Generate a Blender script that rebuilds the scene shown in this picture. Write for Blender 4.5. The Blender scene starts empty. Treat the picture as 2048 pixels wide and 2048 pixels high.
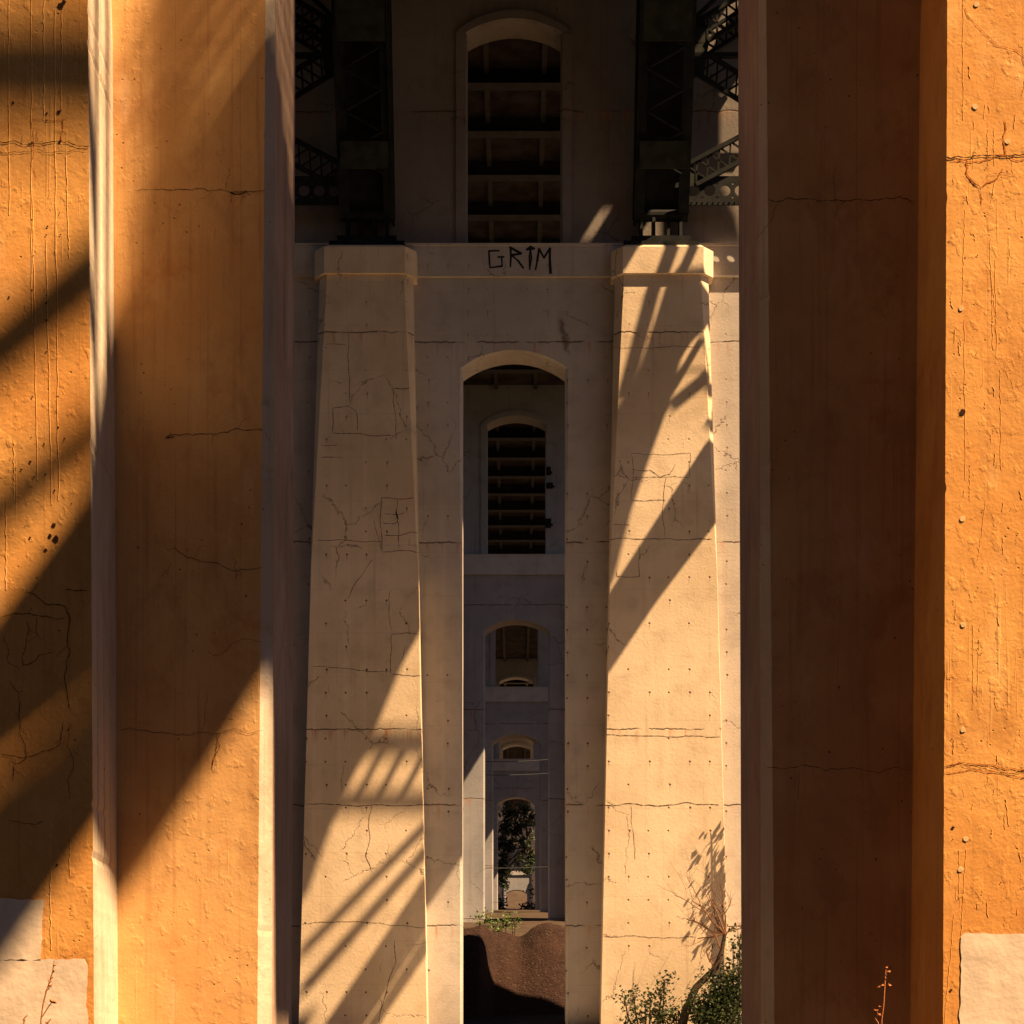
import bpy, math, random
from mathutils import Vector, Matrix, noise
R = math.radians
scene = bpy.context.scene
col = scene.collection
random.seed(7)

# ------------------------------------------------------------------ camera model
F = 3550.0; VX = 1033.0; VY = 2100.0            # focal length and vanishing point of the photograph (2048 px wide)
def W(px, py, D):                                # photo pixel at distance D -> world point
    return Vector(((px-VX)*D/F, D, (VY-py)*D/F))
AZ, EL = R(67), R(55.8)
KS = 1/math.tan(AZ)                              # metres towards the camera per metre to the right, along a sun ray
SL = math.tan(EL)/math.sin(AZ)                   # metres up per metre to the right
XR = 12.3                                        # plane of the outer steel rib

# ------------------------------------------------------------------ materials
class NT:
    def __init__(s, name):
        s.m = bpy.data.materials.new(name); s.m.use_nodes = True
        s.t = s.m.node_tree; s.n = s.t.nodes; s.n.clear()
        s.out = s.n.new('ShaderNodeOutputMaterial'); s.b = s.n.new('ShaderNodeBsdfPrincipled')
        s.t.links.new(s.b.outputs[0], s.out.inputs[0])
        g = s.n.new('ShaderNodeNewGeometry'); s.pos = g.outputs['Position']
        x = s.n.new('ShaderNodeSeparateXYZ'); s.t.links.new(s.pos, x.inputs[0])
        s.x, s.y, s.z = x.outputs
    def put(s, sock, v):
        if isinstance(v, bpy.types.NodeSocket): s.t.links.new(v, sock)
        else: sock.default_value = v
    def f(s, op, a, b=0.0, c=0.0, clamp=False):
        n = s.n.new('ShaderNodeMath'); n.operation = op; n.use_clamp = clamp
        for i, v in enumerate((a, b, c)): s.put(n.inputs[i], v)
        return n.outputs[0]
    def vec(s, a, b, c):
        n = s.n.new('ShaderNodeCombineXYZ')
        for i, v in enumerate((a, b, c)): s.put(n.inputs[i], v)
        return n.outputs[0]
    def scl(s, sx, sy, sz):
        n = s.n.new('ShaderNodeVectorMath'); n.operation = 'MULTIPLY'; s.put(n.inputs[0], s.pos); n.inputs[1].default_value = (sx, sy, sz)
        return n.outputs[0]
    def noise(s, v, scale, det=4, rough=.55, dist=0):
        n = s.n.new('ShaderNodeTexNoise'); s.put(n.inputs['Vector'], v); n.inputs['Scale'].default_value = scale
        n.inputs['Detail'].default_value = det; n.inputs['Roughness'].default_value = rough; n.inputs['Distortion'].default_value = dist
        return n.outputs[0]
    def vor(s, v, scale, feat='DISTANCE_TO_EDGE'):
        n = s.n.new('ShaderNodeTexVoronoi'); n.feature = feat; s.put(n.inputs['Vector'], v); n.inputs['Scale'].default_value = scale
        return n.outputs['Distance']
    def white(s, v):
        n = s.n.new('ShaderNodeTexWhiteNoise'); n.noise_dimensions = '3D'; s.put(n.inputs['Vector'], v); return n.outputs['Value']
    def ss(s, v, lo, hi, a=0.0, b=1.0):
        n = s.n.new('ShaderNodeMapRange'); n.interpolation_type = 'SMOOTHSTEP'; s.put(n.inputs[0], v)
        n.inputs[1].default_value = lo; n.inputs[2].default_value = hi; n.inputs[3].default_value = a; n.inputs[4].default_value = b
        return n.outputs[0]
    def mix(s, fac, a, b, mode='MIX'):
        n = s.n.new('ShaderNodeMix'); n.data_type = 'RGBA'; n.blend_type = mode
        s.put(n.inputs[0], fac)
        for i, v in ((6, a), (7, b)): s.put(n.inputs[i], v if isinstance(v, bpy.types.NodeSocket) else (*v, 1))
        return n.outputs[2]
    def bump(s, h, strength, dist):
        n = s.n.new('ShaderNodeBump'); s.put(n.inputs['Height'], h); n.inputs['Strength'].default_value = strength; n.inputs['Distance'].default_value = dist
        s.t.links.new(n.outputs[0], s.b.inputs['Normal'])
    def done(s, colr, rough=.85, spec=.25):
        s.put(s.b.inputs['Base Color'], colr if isinstance(colr, bpy.types.NodeSocket) else (*colr, 1))
        s.put(s.b.inputs['Roughness'], rough); s.b.inputs['Specular IOR Level'].default_value = spec
        return s.m

def concrete(name, ca, cb, joints, tie=True, tone=1.0):
    s = NT(name)
    big = s.noise(s.pos, .35, 3); med = s.noise(s.pos, 1.7, 5, .6); fine = s.noise(s.pos, 14, 4, .6)
    streak = s.noise(s.scl(5.5, 5.5, .18), 1.0, 4, .6)
    c = s.mix(s.ss(big, .3, .7), ca, cb)
    c = s.mix(s.f('MULTIPLY', s.ss(med, .45, .75), .38), c, tuple(v*.62 for v in ca))
    c = s.mix(s.ss(fine, .45, .8, 0, .25), c, tuple(v*.7 for v in cb))
    c = s.mix(s.ss(streak, .55, .8, 0, .42), c, (ca[0]*.52, ca[1]*.46, ca[2]*.42))
    c = s.mix(s.ss(s.noise(s.scl(2.2, 2.2, .1), 1.0, 3), .55, .75, 0, .35), c, (min(1, cb[0]*1.18), min(1, cb[1]*1.14), min(1, cb[2]*1.1)))
    h = s.f('ADD', s.f('MULTIPLY', med, .5), s.f('MULTIPLY', fine, .5))
    # board marks: faint horizontal lift lines
    bd = s.f('ABSOLUTE', s.f('SUBTRACT', s.f('FRACT', s.f('ADD', s.f('DIVIDE', s.z, 1.22), s.f('MULTIPLY', big, .02))), .5))
    c = s.mix(s.ss(bd, 0, .012, .22, 0), c, tuple(v*.45 for v in ca))
    bx_ = s.f('ABSOLUTE', s.f('SUBTRACT', s.f('FRACT', s.f('DIVIDE', s.x, 1.83)), .5))
    c = s.mix(s.ss(bx_, 0, .008, .15, 0), c, tuple(v*.45 for v in ca))
    wob = s.f('MULTIPLY', s.f('SUBTRACT', s.noise(s.scl(1.3, 1.3, .6), 1.5, 5, .7), .5), .22)
    zz = s.f('ADD', s.z, wob)
    brk = s.ss(s.noise(s.scl(1, 1, 0), 1.1, 2), .38, .5)
    for zj in joints:
        d = s.f('SUBTRACT', zz, zj)
        line = s.f('MULTIPLY', s.ss(s.f('ABSOLUTE', d), .006, .03, 1, 0), brk)
        c = s.mix(s.f('MULTIPLY', line, .85), c, (.045, .024, .014))
        dn = s.f('MULTIPLY', s.ss(d, -.55, -.02, 0, 1), s.ss(d, -.02, .02, 1, 0))
        st = s.f('MULTIPLY', dn, s.ss(s.noise(s.scl(7, 7, .5), 1.0, 3, .7), .5, .72))
        c = s.mix(s.f('MULTIPLY', st, .75), c, (.42, .15, .045))
        h = s.f('SUBTRACT', h, s.f('MULTIPLY', line, .6))
    # cracks
    dv = s.vec(s.f('ADD', s.x, s.f('MULTIPLY', s.noise(s.pos, 2.5, 4, .7), .5)), s.y, s.f('ADD', s.z, s.f('MULTIPLY', s.noise(s.pos, 3.1, 4, .7), .5)))
    cr = s.f('MULTIPLY', s.ss(s.vor(dv, .62), 0, .012, 1, 0), s.ss(s.noise(s.pos, .5, 2), .52, .6))
    c = s.mix(s.f('MULTIPLY', cr, .7), c, (.06, .035, .022))
    h = s.f('SUBTRACT', h, s.f('MULTIPLY', cr, .5))
    if tie:
        u = s.f('DIVIDE', s.x, .56); v = s.f('DIVIDE', s.z, .64)
        cell = s.vec(s.f('FLOOR', u), 0.0, s.f('FLOOR', v)); r = s.white(cell)
        fx = s.f('SUBTRACT', s.f('SUBTRACT', s.f('FRACT', u), .5), s.f('MULTIPLY', s.f('SUBTRACT', r, .5), .2))
        fz = s.f('SUBTRACT', s.f('FRACT', v), .5)
        fx = s.f('MULTIPLY', fx, .56); fz = s.f('MULTIPLY', fz, .64)
        d = s.f('SQRT', s.f('ADD', s.f('MULTIPLY', fx, fx), s.f('MULTIPLY', fz, fz)))
        keep = s.f('MULTIPLY', s.f('GREATER_THAN', r, .56), s.ss(s.z, 10, 24, 1, .25))
        dot = s.f('MULTIPLY', s.ss(s.f('SUBTRACT', d, s.f('MULTIPLY', r, .014)), .008, .026, 1, 0), keep)
        c = s.mix(s.f('MULTIPLY', dot, .9), c, (.05, .025, .014))
        drip = s.f('MULTIPLY', s.f('MULTIPLY', s.ss(s.f('ABSOLUTE', fx), .006, .022, 1, 0), s.ss(fz, -.25, 0, 0, .5)), s.f('LESS_THAN', fz, 0))
        c = s.mix(s.f('MULTIPLY', drip, s.f('GREATER_THAN', r, .7)), c, (.2, .09, .04))
        h = s.f('SUBTRACT', h, s.f('MULTIPLY', dot, .8))
    s.bump(h, .42, .03)
    return s.done(c, .9, .15)

def near_concrete(name, ca, cb, boards=False):
    s = NT(name)
    big = s.noise(s.pos, 1.1, 4); med = s.noise(s.pos, 7, 5, .6); fine = s.noise(s.pos, 55, 4, .6)
    c = s.mix(s.ss(big, .3, .7), ca, cb)
    c = s.mix(s.ss(med, .5, .8, 0, .35), c, tuple(v*.7 for v in ca))
    c = s.mix(s.ss(s.noise(s.scl(26, 26, .7), 1, 4, .6), .52, .8, 0, .4), c, (ca[0]*.55, ca[1]*.42, ca[2]*.36))
    spots = s.f('MULTIPLY', s.ss(s.vor(s.pos, 17, 'F1'), .05, .13, 1, 0), s.ss(s.noise(s.pos, 1.9, 3), .52, .62))
    c = s.mix(s.f('MULTIPLY', spots, .8), c, (.05, .022, .012))
    spots2 = s.f('MULTIPLY', s.ss(s.vor(s.scl(1, 1, .8), 6.3, 'F1'), .02, .06, 1, 0), s.ss(s.noise(s.pos, 3, 2), .40, .46))
    c = s.mix(s.f('MULTIPLY', spots2, .85), c, (.05, .022, .012))
    c = s.mix(s.ss(s.noise(s.pos, 130, 3, .6), .5, .72, 0, .32), c, tuple(v*.55 for v in ca))
    rust = s.ss(s.noise(s.pos, 1.6, 5, .7, .6), .58, .75, 0, .5)
    c = s.mix(rust, c, (ca[0]*.8, ca[1]*.5, ca[2]*.35))
    blot = s.ss(s.noise(s.scl(1, 1, .6), 2.3, 6, .68, .4), .50, .66, 0, .38)
    c = s.mix(blot, c, (ca[0]*.62, ca[1]*.55, ca[2]*.55))
    pale = s.ss(s.noise(s.scl(1.3, 1.3, .5), 3.1, 5, .6), .56, .72, 0, .30)
    c = s.mix(pale, c, (min(1, cb[0]*1.12), min(1, cb[1]*1.3), min(1, cb[2]*1.9)))
    bl = s.f('ABSOLUTE', s.f('SUBTRACT', s.f('FRACT', s.f('ADD', s.f('DIVIDE', s.x, .19), s.f('MULTIPLY', big, .03))), .5))
    seam = s.f('MULTIPLY', s.ss(bl, 0, .02, 1, 0), s.ss(s.noise(s.scl(8, 8, .8), 1, 3), .48, .6))
    c = s.mix(s.f('MULTIPLY', seam, .35), c, (ca[0]*.4, ca[1]*.32, ca[2]*.3))
    trowel = s.noise(s.pos, 5.0, 3, .5, .5)
    lump = s.ss(s.noise(s.scl(1, 1, .75), 19, 3, .5), .56, .7)
    runs = s.ss(s.noise(s.scl(38, 38, 1.3), 1, 3, .5), .62, .72)
    h = s.f('ADD', s.f('MULTIPLY', trowel, .42), s.f('MULTIPLY', fine, .13))
    h = s.f('ADD', h, s.f('MULTIPLY', lump, .10)); h = s.f('ADD', h, s.f('MULTIPLY', s.f('MULTIPLY', runs, s.ss(big, .45, .6)), .10))
    h = s.f('ADD', h, s.f('MULTIPLY', med, .16)); h = s.f('SUBTRACT', h, s.f('MULTIPLY', spots, .3))
    if boards:
        ln = s.noise(s.scl(60, 60, .5), 1, 3, .6)
        c = s.mix(s.ss(ln, .5, .7, 0, .55), c, (ca[0]*.35, ca[1]*.28, ca[2]*.25))
        h = s.f('ADD', h, s.f('MULTIPLY', ln, .5))
    s.bump(h, .55, .02)
    return s.done(c, .88, .15)

M = {}
JT = (3.5, 6.9, 8.9, 10.75, 14.3, 19.95, 26.5)
M['pier'] = concrete('weathered_concrete', (.56, .43, .28), (.69, .55, .38), (8.9, 19.95))
M['wall'] = concrete('wall_concrete', (.38, .335, .29), (.47, .42, .365), (3.5, 6.9, 14.3, 19.95, 26.5))
M['ledge'] = concrete('pale_ledge_concrete', (.40, .37, .35), (.48, .45, .42), (), tie=False)
M['shade_dark'] = concrete('shade_darkened_concrete', (.165, .145, .125), (.22, .19, .165), (26.5,))  # darker colour paints overhead shade into the upper wall
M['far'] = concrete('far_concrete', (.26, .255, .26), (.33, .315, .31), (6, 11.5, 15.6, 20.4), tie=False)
M['near'] = near_concrete('ochre_concrete', (.70, .315, .08), (.80, .41, .12))
M['nearwall'] = near_concrete('ochre_wall_concrete', (.62, .33, .125), (.76, .45, .18))
M['edge'] = near_concrete('sun_glare_concrete', (.48, .39, .29), (.57, .48, .37))  # creamier colour paints sun glare on the chamfers and left return
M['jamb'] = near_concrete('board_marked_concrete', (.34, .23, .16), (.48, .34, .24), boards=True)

def simple(name, colr, rough=.7, spec=.3, var=.25, nsc=6, metallic=0, bump=0):
    s = NT(name); n = s.noise(s.pos, nsc, 4)
    c = s.mix(s.ss(n, .3, .7), tuple(v*(1-var) for v in colr), tuple(min(1, v*(1+var)) for v in colr))
    if bump: s.bump(n, bump, .05)
    s.b.inputs['Metallic'].default_value = metallic
    return s.done(c, rough, spec)
M['plug'] = simple('mortar_plug', (.72, .50, .26), .9, .1, .1, 40)
M['crack'] = simple('crack_dirt', (.045, .02, .012), .95, .05)
M['rust'] = simple('rust_stain', (.42, .13, .03), .95, .05)
M['steel'] = simple('painted_steel', (.012, .013, .012), .7, .08, .35, 3)
M['steel2'] = simple('green_grey_steel', (.02, .021, .016), .7, .08, .35, 3)
M['spray'] = simple('black_spray_paint', (.008, .008, .009), .6, .2)
M['patch'] = simple('cream_cover_paint', (.80, .64, .48), .85, .15, .11, 5, bump=.16)
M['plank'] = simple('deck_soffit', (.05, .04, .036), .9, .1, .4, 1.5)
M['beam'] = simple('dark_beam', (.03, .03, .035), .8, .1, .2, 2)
M['stringer'] = simple('grey_stringer', (.055, .052, .05), .7, .2, .2, 3)
M['bark'] = simple('bark', (.06, .04, .028), .9, .1, .3, 30)
M['twig'] = simple('dead_twig', (.16, .08, .045), .9, .1, .3, 30)
M['dry'] = simple('dry_stalk', (.34, .13, .05), .9, .1, .3, 60)
M['cable'] = simple('cable_black', (.05, .05, .05), .6, .2)

def leafmat(name, a, b):
    s = NT(name)
    oi = s.white(s.vec(s.f('FLOOR', s.f('MULTIPLY', s.x, 5.0)), s.f('FLOOR', s.f('MULTIPLY', s.y, 5.0)), s.f('FLOOR', s.f('MULTIPLY', s.z, 5.0))))
    c = s.mix(oi, a, b)
    s.done(c, .55, .3)
    tr = s.n.new('ShaderNodeBsdfTranslucent'); s.t.links.new(c, tr.inputs[0])
    mx = s.n.new('ShaderNodeMixShader'); mx.inputs[0].default_value = .3
    s.t.links.new(s.b.outputs[0], mx.inputs[1]); s.t.links.new(tr.outputs[0], mx.inputs[2]); s.t.links.new(mx.outputs[0], s.out.inputs[0])
    return s.m
M['leaf'] = leafmat('shrub_leaf', (.010, .02, .005), (.045, .062, .014))
M['leaf_bright'] = leafmat('bush_leaf', (.06, .11, .02), (.15, .22, .06))
M['leaf_dark'] = leafmat('tree_leaf', (.012, .022, .012), (.045, .065, .035))

def gravel():
    s = NT('gravel')
    n = s.noise(s.pos, 9, 6, .75); n2 = s.noise(s.pos, .6, 3); v = s.vor(s.pos, 14, 'F1')
    c = s.mix(s.ss(n, .35, .7), (.016, .009, .007), (.04, .021, .015))
    c = s.mix(s.ss(n2, .4, .7, 0, .5), c, (.04, .02, .014))
    w = s.white(s.vec(s.f('FLOOR', s.f('MULTIPLY', s.x, 16)), s.f('FLOOR', s.f('MULTIPLY', s.y, 16)), s.f('FLOOR', s.f('MULTIPLY', s.z, 16))))
    c = s.mix(s.f('MULTIPLY', s.f('GREATER_THAN', w, .95), .3), c, (.09, .06, .045))
    s.bump(s.f('ADD', n, s.f('MULTIPLY', v, .6)), .9, .08)
    return s.done(c, .95, .1)
M['gravel'] = gravel()
def soil():
    s = NT('ground_soil')
    n = s.noise(s.pos, .8, 6, .7); n2 = s.noise(s.pos, 12, 4)
    near = (.04, .028, .02)
    c = s.mix(s.ss(n, .35, .7), near, (.06, .042, .03)); c = s.mix(s.ss(n2, .4, .7, 0, .4), c, (.07, .05, .03))
    mid = s.f('MULTIPLY', s.ss(s.y, 35, 41), s.f('MULTIPLY', s.ss(s.y, 48, 50, 1, 0), s.ss(s.x, -5.5, -1.5)))   # pale ground patch added to bounce light up the pier
    c = s.mix(s.f('MULTIPLY', mid, .95), c, (.40, .39, .385))
    far = s.f('MULTIPLY', s.ss(s.y, 139, 141), s.ss(s.y, 160, 190, 1, 0))   # pale road surface beyond the fourth arch
    c = s.mix(far, c, (.26, .21, .17))
    s.bump(s.f('ADD', n, n2), .6, .08)
    return s.done(c, .95, .1)
M['soil'] = soil()
M['sky_block'] = simple('sky_block_slope', (.014, .017, .010), .95, .05, .5, .6)
M['shade_ground'] = simple('shade_dark_ground', (.012, .011, .012), .95, .05, .2, 3, bump=.3)  # near-black colour stands in for shaded ground

# ------------------------------------------------------------------ mesh helpers
class MB:
    def __init__(s): s.v = []; s.f = []; s.mi = []; s.cur = 0
    def face(s, pts):
        n = len(s.v); s.v += [tuple(p) for p in pts]; s.f.append(list(range(n, n+len(pts)))); s.mi.append(s.cur)
    def prism(s, poly, a, b):                     # two lists of points of equal length, closed
        n = len(s.v); k = len(poly); s.v += [tuple(p) for p in poly]; s.v += [tuple(p) for p in b]
        s.f.append(list(range(n, n+k))[::-1]); s.f.append(list(range(n+k, n+2*k)))
        for i in range(k): s.f.append([n+i, n+(i+1) % k, n+k+(i+1) % k, n+k+i])
        s.mi += [s.cur]*(k+2)
    def loft(s, a, b): s.prism(a, None, b)
    def box(s, x0, x1, y0, y1, z0, z1):
        s.loft([(x0,y0,z0),(x1,y0,z0),(x1,y1,z0),(x0,y1,z0)], [(x0,y0,z1),(x1,y0,z1),(x1,y1,z1),(x0,y1,z1)])
    def bar(s, p, q, w, h, up=(0,0,1)):
        p = Vector(p); q = Vector(q); d = (q-p).normalized(); up = Vector(up)
        if abs(d.dot(up)) > .98: up = Vector((0,1,0))
        r = d.cross(up).normalized()*(w/2); u = r.cross(d).normalized()*(h/2)
        s.loft([p-r-u, p+r-u, p+r+u, p-r+u], [q-r-u, q+r-u, q+r+u, q-r+u])
    def tube(s, pts, rad, n=6):
        pts = [Vector(p) for p in pts]; k = len(pts); base = len(s.v)
        if not hasattr(rad, '__len__'): rad = [rad]*k
        for i, p in enumerate(pts):
            d = (pts[min(i+1, k-1)]-pts[max(i-1, 0)])
            d = d.normalized() if d.length > 1e-9 else Vector((0,0,1))
            a = d.orthogonal().normalized() if i == 0 else (a - d*a.dot(d)).normalized()
            b = d.cross(a)
            for j in range(n):
                t = 2*math.pi*j/n; s.v.append(tuple(p + (a*math.cos(t)+b*math.sin(t))*rad[i]))
        for i in range(k-1):
            for j in range(n):
                s.f.append([base+i*n+j, base+i*n+(j+1) % n, base+(i+1)*n+(j+1) % n, base+(i+1)*n+j]); s.mi.append(s.cur)
    def build(s, name, mats, parent=None, recalc=True, smooth=False):
        me = bpy.data.meshes.new(name); me.from_pydata(s.v, [], s.f)
        for m in (mats if isinstance(mats, (list, tuple)) else [mats]): me.materials.append(m)
        me.polygons.foreach_set('material_index', s.mi)
        if smooth: me.polygons.foreach_set('use_smooth', [True]*len(s.f))
        me.update()
        if recalc:
            import bmesh
            bm = bmesh.new(); bm.from_mesh(me); bmesh.ops.recalc_face_normals(bm, faces=bm.faces); bm.to_mesh(me); bm.free()
        o = bpy.data.objects.new(name, me); col.objects.link(o)
        if parent: o.parent = parent
        return o
def empty(name, loc, label, cat, group=None):
    o = bpy.data.objects.new(name, None); col.objects.link(o); o.location = loc; o.empty_display_size = .3
    o['label'] = label; o['category'] = cat
    if group: o['group'] = group
    return o
def tag(o, label=None, cat=None, group=None, kind=None):
    for k, v in (('label', label), ('category', cat), ('group', group), ('kind', kind)):
        if v: o[k] = v
    return o
def copy_tree(o, parent=None):
    c = o.copy(); col.objects.link(c); c.parent = parent
    for ch in list(o.children): copy_tree(ch, c)
    return c

def jitter_line(pts, amp, step, rnd):
    out = []
    for a, b in zip(pts[:-1], pts[1:]):
        a = Vector(a); b = Vector(b); n = max(1, int((b-a).length/step))
        nx = Vector((-(b-a).y, (b-a).x)).normalized() if (b-a).length else Vector((0,0))
        for i in range(n):
            p = a.lerp(b, i/n)
            if i: p = p + nx*rnd.uniform(-amp, amp)
            out.append(p)
    out.append(Vector(pts[-1]))
    return out
def fractal(pts, rough, step, rnd):
    pts = [Vector(p) for p in pts]; seg = 1e9
    while True:
        out = [pts[0]]; again = False
        for a, b in zip(pts[:-1], pts[1:]):
            L_ = (b-a).length
            if L_ > step:
                n = Vector((-(b-a).y, (b-a).x)); out.append((a+b)/2+n*rnd.uniform(-rough, rough)); again = True
            out.append(b)
        pts = out
        if not again: return pts
def ribbon(mb, pts, w, plane, rnd, proud=.004):
    """a crack: a jittery flat ribbon on the surface; pts are photo pixels, plane(px,py)->world point on the face"""
    k = len(pts)
    for i in range(k-1):
        a, b = pts[i], pts[i+1]; d = (b-a)
        if d.length < 1e-6: continue
        n = Vector((-d.y, d.x)).normalized()
        wa = .40*w*(.35+.9*rnd.random()) * (.3 if i == 0 else 1); wb = .40*w*(.35+.9*rnd.random())*(.2 if i == k-2 else 1)
        q = [plane(*(a-n*wa)), plane(*(a+n*wa)), plane(*(b+n*wb)), plane(*(b-n*wb))]
        mb.face([(p[0], p[1]-proud, p[2]) for p in q])

# ------------------------------------------------------------------ piers
def arch_pts(hw, zs, rise, n=14):
    Rr = (hw*hw+rise*rise)/(2*rise); zc = zs+rise-Rr; a = math.asin(hw/Rr)
    return [(Rr*math.sin(-a+2*a*i/n), zc+Rr*math.cos(-a+2*a*i/n)) for i in range(n+1)]

def wall_mesh(HW, hwf, hwr, depth, zbot, zspring, rise, ztop, xout=14.0, front_taper=(0, 0), ylo=0.0):
    """wall with a chamfered opening up to the spring line and an arched lintel above, local coords, front face at y=0"""
    mb = MB()
    t0, t1 = front_taper                       # extra chamfer at the bottom / top
    for sgn in (-1, 1):
        def sec(z, t):
            f_, r_ = hwf+t, hwr
            return [(sgn*xout, ylo, z), (sgn*f_, ylo, z), (sgn*r_, ylo+(f_-r_), z), (sgn*r_, depth, z), (sgn*xout, depth, z)]
        mb.loft(sec(zbot, t0), sec(zspring, t1))
    A = arch_pts(hwf+t1, zspring, rise); B = arch_pts(hwr, zspring, rise-.02)
    front = [(-xout, ylo, zspring)] + [(x, ylo, z) for x, z in A] + [(xout, ylo, zspring), (xout, ylo, ztop), (-xout, ylo, ztop)]
    # lintel as strips
    n = len(A)-1
    def strip(P, y0, flip=False):
        for i in range(n): mb.face([(P[i][0], y0, P[i][1]), (P[i+1][0], y0, P[i+1][1]), (P[i+1][0], y0, ztop), (P[i][0], y0, ztop)])
    c = (hwf+t1)-hwr
    strip(A, ylo); strip(B, depth)
    for i in range(n):
        mb.face([(A[i][0], ylo, A[i][1]), (A[i+1][0], ylo, A[i+1][1]), (B[i+1][0], ylo+c, B[i+1][1]), (B[i][0], ylo+c, B[i][1])])
        mb.face([(B[i][0], ylo+c, B[i][1]), (B[i+1][0], ylo+c, B[i+1][1]), (B[i+1][0], depth, B[i+1][1]), (B[i][0], depth, B[i][1])])
    for sgn in (-1, 1):
        f_, r_ = hwf+t1, hwr
        mb.face([(sgn*f_, ylo, zspring), (sgn*xout, ylo, zspring), (sgn*xout, ylo, ztop), (sgn*f_, ylo, ztop)])
        mb.face([(sgn*r_, depth, zspring), (sgn*xout, depth, zspring), (sgn*xout, depth, ztop), (sgn*r_, depth, ztop)])
        mb.face([(sgn*xout, ylo, zspring), (sgn*xout, depth, zspring), (sgn*xout, depth, ztop), (sgn*xout, ylo, ztop)])
    mb.face([(-xout, ylo, ztop), (xout, ylo, ztop), (xout, depth, ztop), (-xout, depth, ztop)])
    return mb

def pilaster_sec(cx, inner, outer, sgn, z, c, prot, back=.05):
    """battered pilaster section: inner/outer = distances from the pier's axis, c chamfer"""
    i_, o_ = sgn*inner, sgn*outer; e = sgn*c
    return [(i_, back, z), (i_, -prot+c, z), (i_+e, -prot, z), (o_-e, -prot, z), (o_, -prot+c, z), (o_, back, z)]

ZT = 21.75; ZL = 22.67; ZTOP = 38.0
def pil_in(z):  t = (z-.7)/(ZT-.7); return 2.40 + (2.83-2.40)*t
def pil_out(z): t = (z-.7)/(ZT-.7); return 5.98 + (5.42-5.98)*t
def pil_c(z):   return max(.012, .24*(z-13.4)/(ZT-13.4))
def pil_prot(z): t = (z+3)/(ZT+3); return .80 - .12*t
def pil_front(D, cx):                                      # photo pixel -> point on the battered front face
    def g(px, py):
        y = D-.75
        for _ in range(4): z = (VY-py)*y/F; y = D-pil_prot(z)
        return ((px-VX)*y/F, y, z)
    return g

def make_pier(D, cx, label, mats, group):
    root = empty('bridge_pier', (cx, D, 0), label, 'bridge pier', group)
    w = wall_mesh(1.5, 1.52, 1.46, 1.0, -3, 19.2, .52, ZT).build('lower_wall', mats[1], root)
    # ledge band with a groove line
    lb = MB(); lb.box(-14, 14, -.11, 1.02, ZT, ZL-.06); lb.box(-14, 14, -.14, 1.04, ZL-.06, ZL)
    lb.build('ledge', M['ledge'] if mats[1] is M['far'] else mats[1], root)
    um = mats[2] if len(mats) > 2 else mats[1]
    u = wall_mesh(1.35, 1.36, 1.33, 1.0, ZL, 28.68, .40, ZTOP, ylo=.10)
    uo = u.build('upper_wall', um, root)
    # raised surround round the upper opening
    A = arch_pts(1.64, 28.70, .62); B = arch_pts(1.36, 28.68, .40); n = len(A)-1; sb = MB()
    for i in range(n):
        a = [(A[i][0], .03, A[i][1]), (A[i+1][0], .03, A[i+1][1]), (B[i+1][0], .03, B[i+1][1]), (B[i][0], .03, B[i][1])]
        sb.loft(a, [(p[0], .12, p[2]) for p in a])
    for sgn in (-1, 1):
        x0, x1 = sorted((sgn*1.365, sgn*1.64)); sb.box(x0, x1, .03, .12, ZL, 28.69)
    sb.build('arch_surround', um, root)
    return root

def add_pilasters(root, mats, D, cx, fancy):
    for sgn in (-1, 1):
        for k, (i0, o0) in enumerate(((0, 0), (8.3, 8.3))):
            mb = MB(); zs = [-3, .7, 13.4, ZT]
            for a, b in zip(zs[:-1], zs[1:]):
                sa = pilaster_sec(0, pil_in(a)+i0, pil_out(a)+o0, sgn, a, pil_c(a), pil_prot(a))
                sb = pilaster_sec(0, pil_in(b)+i0, pil_out(b)+o0, sgn, b, pil_c(b), pil_prot(b))
                n = len(mb.v); kk = len(sa); mb.v += sa + sb
                for i in range(kk): mb.f.append([n+i, n+(i+1) % kk, n+kk+(i+1) % kk, n+kk+i]); mb.mi.append(0)
                if b == ZT: mb.f.append(list(range(n+kk, n+2*kk))); mb.mi.append(0)
            if fancy and k == 0:
                rnd = random.Random(5+sgn); g = pil_front(D, cx); mb.cur = 1
                for pts, wd in CRACKS[sgn]:
                    jl = fractal(pts, .05, 7, rnd)
                    ribbon(mb, jl, wd, lambda a, b: (g(a, b)[0]-cx, g(a, b)[1]-D, g(a, b)[2]), rnd)
            p = mb.build('pilaster', [mats[0], M['crack']], root, recalc=not (fancy and k == 0))
            if fancy and k == 0:
                import bmesh
                bm = bmesh.new(); bm.from_mesh(p.data); bmesh.ops.remove_doubles(bm, verts=bm.verts, dist=1e-5)
                bmesh.ops.recalc_face_normals(bm, faces=[f for f in bm.faces if f.material_index == 0]); bm.to_mesh(p.data); bm.free()
            cb = MB(); i1, o1 = 2.72+i0, 5.56+o0
            cb.loft(pilaster_sec(0, i1, o1, sgn, ZT-.2, .3, .775), pilaster_sec(0, i1, o1, sgn, 22.28, .3, .775))
            cb.loft(pilaster_sec(0, i1+.06, o1-.06, sgn, 22.28, .28, .735), pilaster_sec(0, i1+.1, o1-.1, sgn, 22.36, .28, .70))
            cb.build('cap', [mats[0]], p)

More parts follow.
